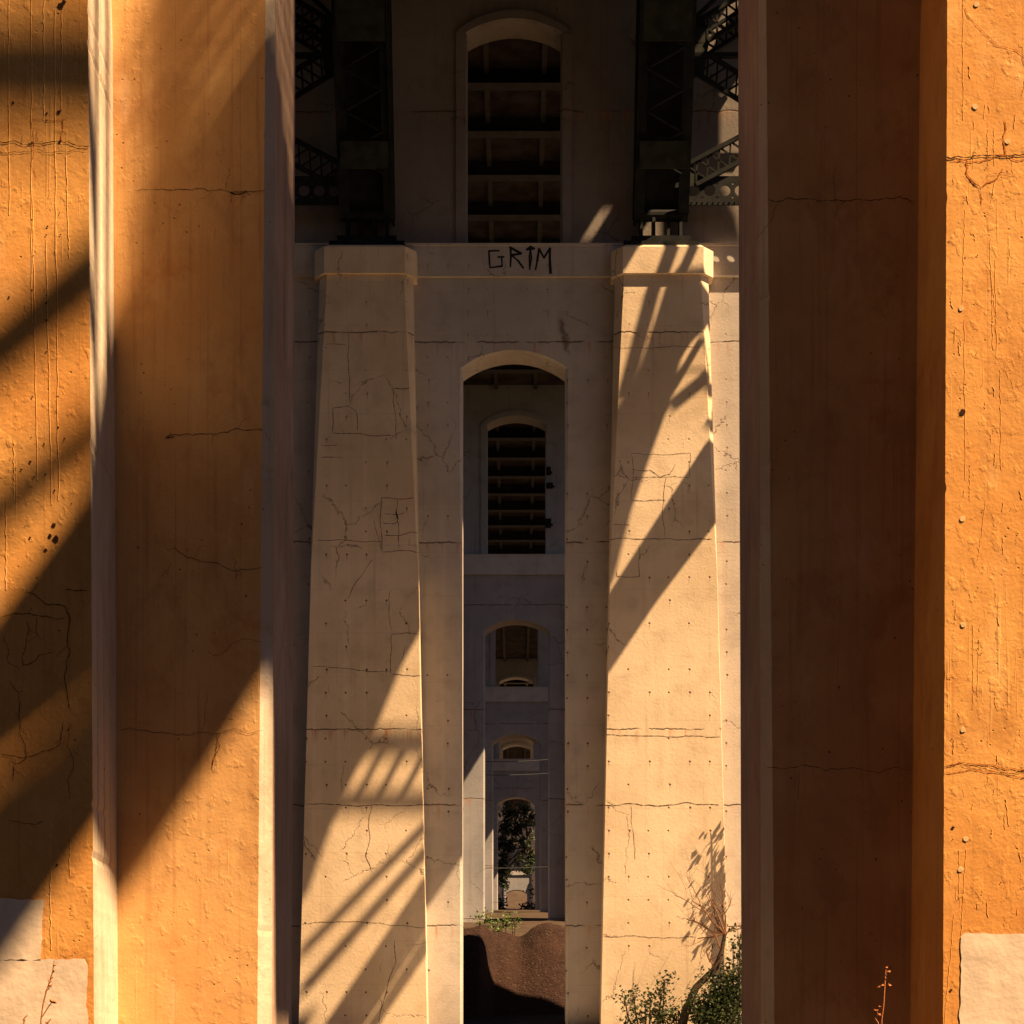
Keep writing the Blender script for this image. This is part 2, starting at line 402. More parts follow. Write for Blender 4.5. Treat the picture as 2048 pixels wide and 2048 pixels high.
# cracks traced on the two pilasters of the first pier beyond (photo pixels)
CRACKS = {-1: [
    ([(651,689),(695,690)],1.2), ([(697,667),(700,760),(701,810)],1.3), ([(666,816),(695,812),(712,822),(714,862)],1.3),
    ([(666,816),(666,866),(714,867),(790,872)],1.5), ([(792,880),(786,778)],1.2), ([(786,777),(822,776)],1.6),
    ([(641,891),(676,890)],1.2), ([(641,915),(687,917)],1.3), ([(763,995),(828,995)],1.3), ([(764,995),(764,1104)],1.3),
    ([(764,1104),(840,1106)],1.4), ([(795,1000),(793,1030),(797,1048),(797,1100)],1.4), ([(766,1028),(793,1030),(812,1024)],1.2),
    ([(764,1047),(790,1048),(797,1040)],1.2), ([(766,1070),(797,1072),(822,1064),(838,1066)],1.3), ([(791,1022),(797,1040)],3.0),
    ([(633,1080),(700,1081),(763,1083)],1.3), ([(747,1040),(757,1075),(762,1100)],1.0), ([(745,1120),(712,1165),(695,1200)],1.1),
    ([(780,1180),(778,1215),(783,1260)],1.1), ([(783,1268),(840,1268)],1.1), ([(782,1268),(782,1348)],1.3), ([(625,1333),(700,1338),(780,1342)],1.2),
    ([(782,1349),(842,1351)],1.3), ([(812,1290),(806,1320)],1.1), ([(610,1608),(700,1611),(852,1610)],1.5),
    ([(744,1612),(737,1650),(740,1680),(731,1710),(744,1745)],1.4), ([(604,1848),(850,1856)],1.1),
    ([(790,1880),(792,1925),(778,1960),(765,2010),(758,2046)],1.5), ([(688,1530),(684,1585)],1.0)],
  1: [
    ([(1262,906),(1382,906)],1.0), ([(1262,906),(1262,1000)],1.0), ([(1262,955),(1380,955)],1.1), ([(1262,1000),(1332,1000)],1.2),
    ([(1332,955),(1330,1075)],1.0), ([(1381,906),(1380,955)],1.0), ([(1262,940),(1300,940),(1320,955),(1340,948),(1352,925)],1.2),
    ([(1218,1080),(1300,1078),(1380,1080),(1425,1078)],1.6), ([(1232,1140),(1234,1153),(1279,1153),(1278,1090)],1.2),
    ([(1226,1049),(1262,1050)],1.1), ([(1210,1470),(1330,1473),(1440,1474)],1.5), ([(1208,1611),(1310,1612),(1440,1610)],1.8),
    ([(1262,1612),(1268,1680),(1270,1720)],1.0), ([(1205,1873),(1330,1876),(1390,1874)],1.2), ([(1225,694),(1300,697),(1400,694)],1.0)]}

# first pier beyond
p1 = make_pier(50.0, -.07, 'lit pier with black graffiti word on the ledge, nearest full pier through the gap', (M['pier'], M['wall'], M['shade_dark']), 'row of arched concrete piers under the bridge')
add_pilasters(p1, (M['pier'], M['wall']), 50.0, -.07, True)

# graffiti GRIM as spray strokes on the ledge face (D = 49.85)
def stroke(mb, pts, w, rnd):
    pl = [Vector(p) for p in pts]
    for a, b in zip(pl[:-1], pl[1:]):
        d = (b-a).normalized(); n = Vector((-d.y, d.x)); w1 = w*rnd.uniform(.9, 1.5); w2 = w*rnd.uniform(.9, 1.5)
        a2 = a-d*w*.5; b2 = b+d*w*.5
        mb.face([tuple((q.x, GD-.005+.0006*random.random()-0, q.z)) for q in [W(*(a2-n*w1), GD), W(*(a2+n*w1), GD), W(*(b2+n*w2), GD), W(*(b2-n*w2), GD)]])
GD = 49.89; mb = MB(); rnd = random.Random(3)
g0 = lambda cx, cy: (900+cx*.2899, cy*.2899)             # pixels of the enlarged crop
S = [([(340,1730),(268,1732),(272,1800),(276,1848),(360,1836),(356,1772)],1.5), ([(330,1774),(374,1772)],1.3),
     ([(418,1712),(420,1780),(416,1842)],1.6), ([(412,1706),(492,1750),(424,1760)],1.8), ([(424,1760),(470,1800),(506,1850)],1.6),
     ([(556,1700),(548,1760),(550,1860)],1.3), ([(556,1700),(526,1724),(584,1716),(556,1700)],1.3), ([(556,1720),(562,1780),(552,1850)],1.1),
     ([(590,1862),(602,1800),(614,1716),(648,1780),(690,1712)],1.7), ([(690,1712),(688,1780),(694,1886)],2.0)]
for pts, w in S: stroke(mb, [g0(*p) for p in pts], w, rnd)
gr = mb.build('graffiti', M['spray'], None, recalc=False)
gr.parent = p1; gr.matrix_parent_inverse = Matrix.Translation((.07, -50, 0)); gr['label'] = 'black sprayed word GRIM'

# farther piers, copies of the same shape
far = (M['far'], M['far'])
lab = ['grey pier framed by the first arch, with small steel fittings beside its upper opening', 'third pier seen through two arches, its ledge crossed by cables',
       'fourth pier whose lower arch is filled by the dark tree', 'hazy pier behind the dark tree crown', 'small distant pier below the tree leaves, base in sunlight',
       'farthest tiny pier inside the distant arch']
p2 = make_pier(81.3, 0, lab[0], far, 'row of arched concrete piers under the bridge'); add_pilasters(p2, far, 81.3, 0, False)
protos = [p2]
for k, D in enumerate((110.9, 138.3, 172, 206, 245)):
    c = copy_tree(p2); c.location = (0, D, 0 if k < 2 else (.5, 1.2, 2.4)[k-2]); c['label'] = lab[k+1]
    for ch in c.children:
        if ch.name.startswith('lower_wall') and k == 99: pass
for (x, y, w_, h_) in ((1097, 943, 9, 12), (1099, 972, 13, 7), (1096, 1047, 12, 14)):
    b = MB(); a = W(x, y, 81.2); ww = w_*81.2/F; hh = h_*81.2/F
    b.box(a.x-ww/2, a.x+ww/2, -.35, .09, a.z-hh/2, a.z+hh/2); b.bar((a.x, -.15, a.z), (a.x+ww*.8, -.15, a.z-hh*.3), .06, .08)
    o = b.build('pipe_bracket', M['steel'], p2); 

# ------------------------------------------------------------------ near pier (frames the view)
p0 = empty('bridge_pier', (0, 10.4, 0), 'close ochre pier, its two big orange pilasters framing the view', 'bridge pier', 'row of arched concrete piers under the bridge')
D0 = 10.4; DP = 9.65
def jrows(rows, sgn):
    rr = random.Random(77+sgn); out = []
    for (za, *a), (zb, *b) in zip(rows[:-1], rows[1:]):
        n = max(1, int((min(zb, 8)-za)/.035)) if za < 7 else 1
        for i in range(n):
            t = i/n; j = rr.gauss(0, .0005) + (rr.uniform(.003, .008) if rr.random() < .025 else 0)
            out.append((za+(zb-za)*t, a[0]+(b[0]-a[0])*t + j, a[1]+(b[1]-a[1])*t ))
    out.append(tuple([rows[-1][0], *rows[-1][1:]])); return out
def side_wall(sgn):
    mb = MB(); pts = []
    # (z, inner front edge, rear edge, outer edge)
    if sgn < 0: rows = [(-2, 1.532, 1.450, .085), (0, 1.520, 1.446, .080), (6.2, 1.470, 1.422, .045), (19.2, 1.50, 1.44, .06)]
    else:       rows = [(-2, 1.528, 1.450, .085), (0, 1.512, 1.446, .075), (6.2, 1.463, 1.424, .045), (19.2, 1.50, 1.44, .06)]
    rows = jrows([(z, f_, r_) for z, f_, r_, c in rows], sgn); rows = [(z, f_, r_, 0) for z, f_, r_ in rows]
    secs = [[(sgn*14, 0, z), (sgn*f_, 0, z), (sgn*r_, (f_-r_)*1.15, z), (sgn*r_*1.0, 1.0, z), (sgn*14, 1.0, z)] for z, f_, r_, c in rows]
    for a, b in zip(secs[:-1], secs[1:]):
        n = len(mb.v); mb.v += a+b
        for i in range(5):
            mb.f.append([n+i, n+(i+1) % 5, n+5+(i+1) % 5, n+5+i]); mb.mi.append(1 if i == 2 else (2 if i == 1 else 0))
    return mb
def crack_on(mb, pts, w, D, rnd, amp=3, step=14, idx=1, proud=.003):
    mb.cur = idx
    fr = fractal(pts, .13, 9, rnd)
    if idx == 3 and w > 1.2:
        for _ in range(max(1, len(fr)//14)):
            k = rnd.randrange(len(fr)); b0 = fr[k]; b1 = b0+Vector((rnd.uniform(-1, 1), rnd.uniform(.3, 1)*rnd.choice((-1, 1))))*rnd.uniform(12, 40)
            ribbon(mb, fractal([b0, b1], .16, 6, rnd), w*.45, lambda a, b: (W(a, b, D).x, D-D0, W(a, b, D).z), rnd, proud)
    ribbon(mb, fr, w, lambda a, b: (W(a, b, D).x, D-D0, W(a, b, D).z), rnd, proud)
rnd = random.Random(11)
mats0 = [M['nearwall'], M['jamb'], M['edge'], M['crack'], M['rust']]
for sgn in (-1, 1):
    mb = side_wall(sgn)
    if sgn < 0:
        for pts, w in [([(270,382),(330,380),(400,377),(433,381),(470,384),(500,383),(533,379)],1.5), ([(455,383),(485,387),(500,383)],3.0), ([(452,383),(460,350),(458,335)],1.1),
                       ([(465,390),(460,410)],1.1), ([(484,388),(482,412)],1.0), ([(326,877),(370,868),(430,870),(480,858),(530,862)],1.6), ([(330,880),(350,874)],2.6),
                       ([(425,868),(424,890)],1.0), ([(333,1100),(352,1098),(395,1120),(440,1128),(472,1143),(500,1138),(528,1133)],1.6), ([(472,1143),(470,1160)],2.4), ([(345,1125),(318,1158)],.9),
                       ([(415,1300),(430,1312),(455,1300),(470,1285),(525,1284)],1.1), ([(240,1461),(330,1466),(400,1464),(528,1462)],1.2), ([(440,1468),(432,1500),(424,1538)],1.3),
                       ([(415,1380),(405,1462)],.9)]:
            crack_on(mb, pts, w, D0, rnd, 2.5, 12, 3)
        for pts, w in [([(434,1466),(440,1490),(424,1536)],2.2)]: crack_on(mb, pts, w, D0, rnd, 2.5, 12, 4, .002)
    else:
        for pts, w in [([(1533,400),(1562,402),(1600,398),(1660,402),(1700,402),(1830,404)],1.8), ([(1560,402),(1536,450),(1508,480)],1.0), ([(1533,1535),(1600,1532),(1700,1536),(1820,1538)],1.4),
                       ([(1670,404),(1664,350)],1.0), ([(1676,410),(1674,432)],1.4), ([(1600,1540),(1596,1600)],1.0)]:
            crack_on(mb, pts, w, D0, rnd, 2.5, 12, 3)
        mb.cur = 3
    o = mb.build('wall', mats0, p0, recalc=False)
    import bmesh
    bm = bmesh.new(); bm.from_mesh(o.data); bmesh.ops.remove_doubles(bm, verts=bm.verts, dist=1e-5)
    bmesh.ops.recalc_face_normals(bm, faces=[f for f in bm.faces if f.material_index < 3]); bm.to_mesh(o.data); bm.free()
# arched lintel, ledge and upper wall of the near pier (above the frame)
lm = MB(); A = arch_pts(1.5, 19.2, .52)
for i in range(len(A)-1):
    a = [(A[i][0], 0, A[i][1]), (A[i+1][0], 0, A[i+1][1]), (A[i+1][0], 0, ZT), (A[i][0], 0, ZT)]; lm.loft(a, [(p[0], 1.0, p[2]) for p in a])
lm.box(-14, -1.5, 0, 1, 19.2, ZT); lm.box(1.5, 14, 0, 1, 19.2, ZT); lm.box(-14, 14, -.15, 1.04, ZT, ZL); lm.box(-14, 14, .1, 1, ZL, ZTOP)
lm.build('arch_lintel', M['nearwall'], p0)

def near_pilaster(sgn):
    mb = MB()
    if sgn < 0: rows = [(-2, 2.285, 2.330), (0, 2.302, 2.335), (5.9, 2.337, 2.367), (21.5, 2.80, 2.83)]
    else:       rows = [(-2, 2.315, 2.295), (0, 2.318, 2.305), (5.9, 2.343, 2.365), (21.5, 2.80, 2.83)]
    secs = []; rows = jrows(rows, sgn*3)
    for z, f_, r_ in rows:
        steps = []
        if sgn < 0:   # stepped moulding on the return
            steps = [(f_, -.735), (f_+.003, -.60), (f_+.024, -.575), (f_+.007, -.55), (f_+.011, -.42), (f_+.032, -.395), (f_+.014, -.37), (f_+.018, -.24), (f_+.038, -.215), (f_+.022, -.19)]
            steps = [(f_-.006, -.75)] + steps
        else: steps = [(f_-.0, -.75)]
        sec = [(sgn*r_, .02)] + [(sgn*a, b) for a, b in reversed(steps)] + [(sgn*5.9, -.75), (sgn*5.9, .02)]
        secs.append([(x, y, z) for x, y in sec])
    for a, b in zip(secs[:-1], secs[1:]):
        n = len(mb.v); k = len(a); mb.v += a+b
        for i in range(k):
            j = (i+1) % k; mb.f.append([n+i, n+j, n+k+j, n+k+i]); mb.mi.append(0 if (sgn > 0 or i >= k-3) else 2)
        if b is secs[-1]: mb.f.append(list(range(n+k, n+2*k))); mb.mi.append(0)
    return mb
def ridge(mb, pts, r, D=DP):
    mb.cur = 0; P = [W(x, y, D) for x, y in pts]; mb.tube([(p.x, D-D0+.001, p.z) for p in P], r, 6)
def blob(mb, px, py, r, th, D=DP, idx=0):
    mb.cur = idx; c = W(px, py, D); n = 9; rr = [r*random.uniform(.8, 1.2) for _ in range(n)]
    o = [(c.x+rr[i]*math.cos(2*math.pi*i/n), D-D0+.004, c.z+rr[i]*math.sin(2*math.pi*i/n)) for i in range(n)]
    m = [(c.x+rr[i]*.8*math.cos(2*math.pi*i/n), D-D0-th, c.z+rr[i]*.8*math.sin(2*math.pi*i/n)) for i in range(n)]
    mb.loft(o, m)
def dent(mb, px, py, r, D=DP):                 # a hole that lost its plug
    mb.cur = 3; c = W(px, py, D); n = 8
    mb.face([(c.x+r*random.uniform(.6,1.1)*math.cos(2*math.pi*i/n), D-D0-.0025, c.z+r*random.uniform(.6,1.1)*math.sin(2*math.pi*i/n)) for i in range(n)])
for sgn in (-1, 1):
    mb = near_pilaster(sgn); rnd = random.Random(20+sgn)
    def wander(x, y0, y1, dx=0, n=24, a=1.3):
        return [(x+dx*i/n+rnd.uniform(-a, a), y0+(y1-y0)*i/n) for i in range(n+1)]
    if sgn < 0:
        for x, y0, y1, dx in [(17,-20,430,2),(62,-20,650,2),(88,-20,240,0),(110,20,520,1),(124,20,220,-2),(132,310,515,6),(65,400,960,10),(92,480,1010,12),(112,420,1000,5),(28,880,1000,0),(100,1640,1900,2),(12,1000,1180,0),(140,1620,1750,0)]:
            ridge(mb, wander(x, y0, y1, dx), .0032)
        for i in range(30): dent(mb, rnd.choice((19,62,90,112,66,95,118))+rnd.uniform(-3,3), rnd.uniform(180,1000), rnd.uniform(.003,.008))
        for i in range(15): dent(mb, rnd.uniform(0,175), rnd.uniform(0,2040), rnd.uniform(.003,.008))
        for px, py, r in [(122,12,.02),(128,4,.014),(118,224,.012),(120,283,.010),(108,1050,.014),(112,1078,.02),(100,1072,.013),(92,1100,.010)]: dent(mb, px, py, r)
        for pts, w in [([(-20,283),(30,282),(60,288),(120,284),(150,290),(182,292)],2.4), ([(-20,303),(60,303),(130,304),(175,300)],1.4),
                       ([(50,1185),(95,1210),(130,1212),(140,1235),(140,1300),(132,1370),(142,1420)],2.2), ([(0,1235),(40,1228),(80,1232),(130,1236)],1.6),
                       ([(18,1360),(38,1385),(38,1430),(46,1480),(50,1520),(26,1530)],1.8), ([(0,1507),(25,1512),(70,1510),(85,1503),(120,1490),(128,1440)],1.9),
                       ([(52,1240),(52,1290),(46,1330),(80,1310),(110,1300)],1.6), ([(75,1235),(78,1275)],1.4), ([(18,1640),(50,1648),(90,1642)],1.4),
                       ([(140,1450),(148,1530),(140,1600)],1.3), ([(130,1180),(178,1180)],1.8), ([(26,1530),(27,1560)],2.4),([(10,1270),(14,1320),(40,1340)],1.4)]:
            crack_on(mb, pts, w, DP, rnd, 3, 12, 3)
        for pts, w in [([(128,234),(126,262),(122,284)],3.2), ([(60,240),(100,242),(135,236)],1.6), ([(62,240),(64,300)],2.0), ([(66,300),(72,360)],1.6)]: crack_on(mb, pts, w, DP, rnd, 3, 10, 4, .002)
    else:
        for x, y0, y1, dx in [(1926,-20,240,0),(1930,420,620,-6),(1928,640,960,3),(1980,480,700,6),(1990,520,700,3),(2000,740,940,2),(1972,1000,1120,-16),(1946,1250,1420,0),(1958,1280,1400,-4),(1980,540,620,10),(1932,1700,1870,-10),(1908,1830,2060,-20),(1975,260,330,0),(1988,260,330,0),(1940,930,1000,-2),(1918,1700,1800,0)]:
            ridge(mb, wander(x, y0, y1, dx), .0026)
        pass
        for px, py, r in [(1925,824,.02),(1956,1908,.009),(1995,1912,.01),(1902,1980,.008),(1906,1655,.01)]: dent(mb, px, py, r)
        for i in range(40): dent(mb, rnd.uniform(1900,2046), rnd.uniform(0,2040), rnd.uniform(.002,.005))
        for i in range(70):                      # short drips and lumps of skim coat
            x = rnd.uniform(1900,2044); y = rnd.uniform(60,1850); ridge(mb, wander(x, y, y+rnd.uniform(6,34), rnd.uniform(-4,4), 4, 1.5), rnd.uniform(.0015,.0035))
        for pts, w in [([(1889,314),(1900,318),(1915,313),(1960,311),(2000,313),(2060,309)],3.4), ([(1945,364),(1958,372),(1962,384)],1.6), ([(1972,354),(2030,350)],1.2),
                       ([(1887,1534),(1950,1533),(1990,1538),(2060,1540)],1.5)]:
            crack_on(mb, pts, w, DP, rnd, 2, 12, 3)
        for pts, w in [([(2010,310),(2012,260),(2008,240)],3.6), ([(1934,320),(1934,350),(1956,372)],4.0), ([(1960,375),(1990,360),(2006,335)],3.4), ([(1962,384),(1963,410)],2.5),
                       ([(1890,1530),(1960,1528),(2060,1534)],2.6), ([(1890,1546),(1990,1544),(2060,1552)],2.4), ([(1925,5),(1990,90),(2046,110),(2044,190)],1.6), ([(1900,322),(1960,324),(2050,318)],2.6)]:
            crack_on(mb, pts, w, DP, rnd, 3, 8, 4, .002)
    o = mb.build('pilaster', [M['near'], M['jamb'], M['edge'], M['crack'], M['rust']], p0, recalc=False)
    bm = bmesh.new(); bm.from_mesh(o.data); bmesh.ops.remove_doubles(bm, verts=bm.verts, dist=1e-5)
    bmesh.ops.recalc_face_normals(bm, faces=[f for f in bm.faces if f.material_index < 3]); bm.to_mesh(o.data); bm.free()
    if sgn > 0:
        for px, py in [(1952,9),(1950,214),(2014,283),(1922,617),(1925,1038),(1926,1250),(1926,1460),(1932,1678),(1921,1740)]:
            b = MB(); blob(b, px, py, .017, .0028); b.build('tie_hole_plug', M['plug'], o)
            b = MB()
    # cream cover-up paint
    def rough_poly(pts, amp=1.8, step=11):
        out = []
        for a, b in zip(pts, pts[1:]+pts[:1]):
            out += jitter_line([a, b], amp, step, rnd)[:-1]
        return out
    pb = MB()
    rects = ([[(-60,1795),(88,1800),(82,1921),(-60,1921)], [(-60,1921),(170,1918),(176,1932),(172,2010),(180,2060),(180,2100),(-60,2100)]] if sgn < 0
             else [[(1922,1872),(1930,1866),(2100,1868),(2100,2100),(1918,2100)]])
    for q in rects:
        fr = [W(p[0], p[1], DP) for p in rough_poly([Vector(a) for a in q])]
        a = [(p.x, DP-D0-.0035, p.z) for p in fr]; pb.face(a)
    pb.build('paint_patch', M['patch'], o, recalc=False)

# ------------------------------------------------------------------ steel
def laced(mb, p, q, depth, wdir, chord=.16, n=5, th=.1, bars=.05):
    """two parallel chords joined by X lacing; wdir = direction in which the member is 'depth' wide"""
    p = Vector(p); q = Vector(q); w = Vector(wdir).normalized()*depth/2
    mb.bar(p+w, q+w, th, chord, wdir); mb.bar(p-w, q-w, th, chord, wdir)
    for i in range(n):
        a, b = p.lerp(q, i/n), p.lerp(q, (i+1)/n)
        mb.bar(a+w, b-w, .03, bars, wdir); mb.bar(a-w, b+w, .03, bars, wdir)

RY = 49.62
def inner_rib(sgn, label):
    root = empty('arch_rib', (sgn*4.1-.07, RY, 22.37), label, 'arch rib', 'steel arch ribs standing on the pier caps')
    x0 = sgn*4.1-.07
    def L(p): return (p[0]*1.0, p[1], p[2])
    b = MB(); b.box(-1.05, 1.05, -.26, .42, 0, .14); b.box(-.82, .82, -.22, .4, .14, .3); b.build('base_plate', M['steel'], root)
    s = MB()                                      # bearing shoe: ribs and pin
    for k in (-.55, -.2, .2, .55): s.loft([(k-.04, -.2, .3), (k+.04, -.2, .3), (k+.04, .38, .3), (k-.04, .38, .3)], [(k-.04, -.12, 1.0), (k+.04, -.12, 1.0), (k+.04, .25, 1.0), (k-.04, .25, 1.0)])
    s.tube([(-.75, 0, .95), (.75, 0, .95)], .16, 12); s.build('bearing_shoe', M['steel'], root)
    d = Vector((0, -.42, 1)).normalized()         # the rib leans out over the span
    P = lambda x, t, off=0: Vector((x, 0+d.y*t+off, .95+d.z*t))
    c = MB(); T = 9.0
    for sx in (-.62, .62):
        for off in (-.3, .55):
            c.bar(P(sx, 0, off*.4), P(sx, T, off*1.8), .14, .30, (1, 0, 0))
    c.build('chord', M['steel'], root)
    w = MB(); 
    ix = -sgn                                     # solid side web towards the axis of the bridge
    w.loft([P(ix*.68, -.1, -.2), P(ix*.68, -.1, .4), P(ix*.68, T, 1.2), P(ix*.68, T, -1.0)], [P(ix*.74, -.1, -.2), P(ix*.74, -.1, .4), P(ix*.74, T, 1.2), P(ix*.74, T, -1.0)])
    w.build('web_plate', M['steel'], root)
    w = MB(); w.loft([P(-.6, .2, .12), P(.6, .2, .12), P(.6, .2, .16), P(-.6, .2, .16)], [P(-.6, T, .5), P(.6, T, .5), P(.6, T, .56), P(-.6, T, .56)]); w.build('dark_backing', M['steel'], root)  # added plate that keeps the space behind the lacing dark
    l = MB()
    for i in range(26):
        t = .9+i*.5; a = -.5 if i % 2 else .5
        pass
        l.bar(P(a, t, -.3-t*.05), P(-a, t+.5, -.3-(t+.5)*.05), .03, .09, (0, 1, 0))
    l.build('lacing', M['steel'], root)
    for t0, t1 in ((1.0, 1.65), (4.0, 5.15)):
      g = MB(); g.loft([P(-.66, t0, -.56-t0*.05), P(.66, t0, -.56-t0*.05), P(.66, t1, -.56-t1*.05), P(-.66, t1, -.56-t1*.05)], [P(-.66, t0, -.52-t0*.05), P(.66, t0, -.52-t0*.05), P(.66, t1, -.52-t1*.05), P(-.66, t1, -.52-t1*.05)])
      for v in range(len(g.v)): g.v[v] = (g.v[v][0], g.v[v][1]+.17, g.v[v][2])
      g.build('tie_plate', M['steel2'], root)
    # gussets and lateral bracing towards the outer rib
    br = MB(); org = Vector((x0, RY, 22.37))
    def I(px, py, D=49.4):                        # mirrored about the axis
        px = VX + sgn*(px-VX) - (0 if sgn > 0 else 8)
        return W(px, py, D)-org
    for poly in ([(1357,326),(1385,322),(1392,372),(1350,375)], [(1372,30),(1410,34),(1416,85),(1372,90)], [(1362,85),(1418,85),(1408,148),(1396,152),(1362,165)]):
        a = [I(x, y) for x, y in poly]; gz = MB(); gz.loft(a, [p+Vector((0, .05, 0)) for p in a])
        gz.build('gusset_or_shade_plate', M['steel2'], root)
    nrm = Vector((-.45*sgn, 0, .89)); nrm2 = Vector((.5*sgn, 0, .86))
    laced(br, I(1382,350), I(1560,256), .62, nrm, .11, 8); 
    laced(br, I(1405,62), I(1560,-30), .62, nrm, .11, 8)
    laced(br, I(1405,128), I(1560,225), .62, nrm2, .11, 8)
    laced(br, I(1404,92,49.75), I(1560,-6,49.75), .55, nrm, .08, 8)
    br.bar(I(1380,111), I(1600,111), .12, .12); br.bar(I(1385,40), I(1450,-20), .1, .1)
    br.build('lateral_brace', M['steel'], root)
    # cross strut with round lightening holes
    st = MB(); y0 = 352; y1 = 410; D = 49.42
    zt, zb = I(1400, y0, D).z, I(1400, y1, D).z; xs = I(1372, 380, D).x; xe = sgn*7.9; yy = D-RY
    hz = I(1400, 381, D).z; rr = .155; sp = .425
    x = xs + sgn*.42; cx = []
    first = I(1450, 381, D).x
    kx = first - sgn*sp*2
    cells = [kx + sgn*sp*i for i in range(int((abs(xe-kx))/sp))]
    lo = min(xs, kx - sgn*sp/2); 
    def plate(xa, xb, za, zb_): 
        xa, xb = min(xa, xb), max(xa, xb)
        if xb-xa > 1e-4: st.box(xa, xb, yy, yy+.04, za, zb_)
    plate(xs, kx-sgn*sp/2, zb, zt)
    for c_ in cells:
        x0_, x1_ = c_-sp/2, c_+sp/2; n = 20
        sq = []
        for i in range(n):
            a = 2*math.pi*i/n; ca, sa = math.cos(a), math.sin(a); m_ = max(abs(ca), abs(sa)); sq.append((c_+ca/m_*sp/2, hz+sa/m_*sp/2))
        ci = [(c_+rr*math.cos(2*math.pi*i/n), hz+rr*math.sin(2*math.pi*i/n)) for i in range(n)]
        for i in range(n):
            j = (i+1) % n
            a = [(sq[i][0], yy, sq[i][1]), (sq[j][0], yy, sq[j][1]), (ci[j][0], yy, ci[j][1]), (ci[i][0], yy, ci[i][1])]
            st.loft(a, [(p[0], yy+.04, p[2]) for p in a])
        plate(x0_, x1_, hz+sp/2, zt); plate(x0_, x1_, zb, hz-sp/2)
    st.build('cross_strut', M['steel'], root)
    rv = MB()
    for i in range(14):
        xr_ = xs+sgn*(.15+i*.15); rv.tube([(xr_, yy-.025, zb+.05), (xr_, yy+.001, zb+.05)], .022, 6)
    rv.build('rivet', M['steel2'], root)['kind'] = 'stuff'
    return root
inner_rib(-1, 'dark riveted steel rib on the left pier cap, deep in shade')
inner_rib(1, 'dark riveted steel rib on the right pier cap, sunlit through its bracing')

# outer rib: casts the slanting lattice shadows. Its members are given by where the sun throws them.
def C(px, py, D):                                 # shadow point on a face at distance D -> point (y, z) in the rib's plane
    p = W(px, py, D); return (D-KS*(XR-p.x), p.z+SL*(XR-p.x))
outer = empty('arch_rib', (XR, 50, 22.4), 'outer steel rib with members shaped to cast shadows, out of sight behind the right pilaster', 'arch rib', 'steel arch ribs standing on the pier caps')
def plate_yz(mb, poly, th=.14):
    a = [(0, y-50, z-22.4) for y, z in poly]; mb.loft(a, [(th, p[1], p[2]) for p in a])
def strip(D, a, b, w): # a thin member from shadow point a to b, w px wide
    d = Vector((b[0]-a[0], b[1]-a[1])).normalized(); n = Vector((-d.y, d.x))*w/2
    return [C(a[0]-n.x, a[1]-n.y, D), C(a[0]+n.x, a[1]+n.y, D), C(b[0]+n.x, b[1]+n.y, D), C(b[0]-n.x, b[1]-n.y, D)]
DR = 49.25
ch = MB()
plate_yz(ch, [C(1500,797,DR), C(1421,870,DR), C(1227,1171,DR), C(1205,1205,DR), C(1205,1350,DR), C(1305,1200,DR), C(1500,940,DR)])
plate_yz(ch, [C(866,1728,DR), C(866,1828,DR), C(700,2080,DR), C(628,2080,DR)])
plate_yz(ch, [C(866,1845,DR), C(866,1878,DR), C(728,2080,DR), C(714,2080,DR)])
arc = [(41.2, 29.8), (39.5, 32.4), (36, 35.6), (29.5, 36.6), (22, 35.4), (15, 32.0), (10.5, 29.6), (6.5, 27.0)]
for a, b in zip(arc[:-1], arc[1:]): ch.bar((.07, a[0]-50, a[1]-22.4), (.07, b[0]-50, b[1]-22.4), .3, .8, (0, 0, 1))
ch.build('chord', M['steel'], outer)
gp = MB()
zz_ = [(1345,545),(1420,538),(1480,490),(1480,600),(1440,590),(1412,640),(1382,668),(1362,700),(1345,775),(1334,802),(1304,884),(1261,1006),(1222,1152),(1195,1200),(1195,900),(1238,800),(1268,786)]
plate_yz(gp, [C(x, y, DR) for x, y in zz_])
plate_yz(gp, [C(866,1000,DR), C(866,1200,DR), C(800,1320,DR), C(735,1475,DR), C(668,1610,DR), C(596,1812,DR), C(560,1812,DR), C(560,1000,DR)])
plate_yz(gp, [C(790,1050,50), C(960,960,50), C(960,1650,50), C(790,1895,50)])
plate_yz(gp, [C(1330,200,50.05), C(1440,200,50.05), C(1440,350,50.05), C(1470,415,50.05), C(1485,484,50.05), C(1330,484,50.05)])
gp.build('gusset_or_shade_plate', M['steel2'], outer)  # unseen plates shaped to shade parts of the pier faces
lt = MB()
plate_yz(lt, [C(1120,465,DR-.03), C(1288,465,DR-.03), C(1240,548,DR-.03), C(1120,548,DR-.03)], .08)
for a, b, w in [((1354,455),(1313,566),22), ((1396,465),(1360,545),14), ((1313,566),(1250,792),24), ((1414,655),(1350,765),9), ((1363,724),(1440,722),9), ((1440,722),(1345,800),22), ((1414,655),(1440,715),8), ((1482,690),(1420,765),16), ((1482,770),(1420,840),16),
                ((1482,720),(1425,735),7), ((1482,700),(1450,790),6),
                ((680,1484),(920,1484),62), ((630,1602),(920,1606),50), ((800,1505),(757,1592),8), ((846,1505),(803,1592),8), ((757,1505),(716,1592),7),
                ((866,1634),(590,1918),15), ((866,1684),(590,1998),17), ((866,1604),(866,1700),3)]:
    plate_yz(lt, strip(DR, a, b, w), .08)
lt.build('shadow_lattice_bar', M['steel'], outer)
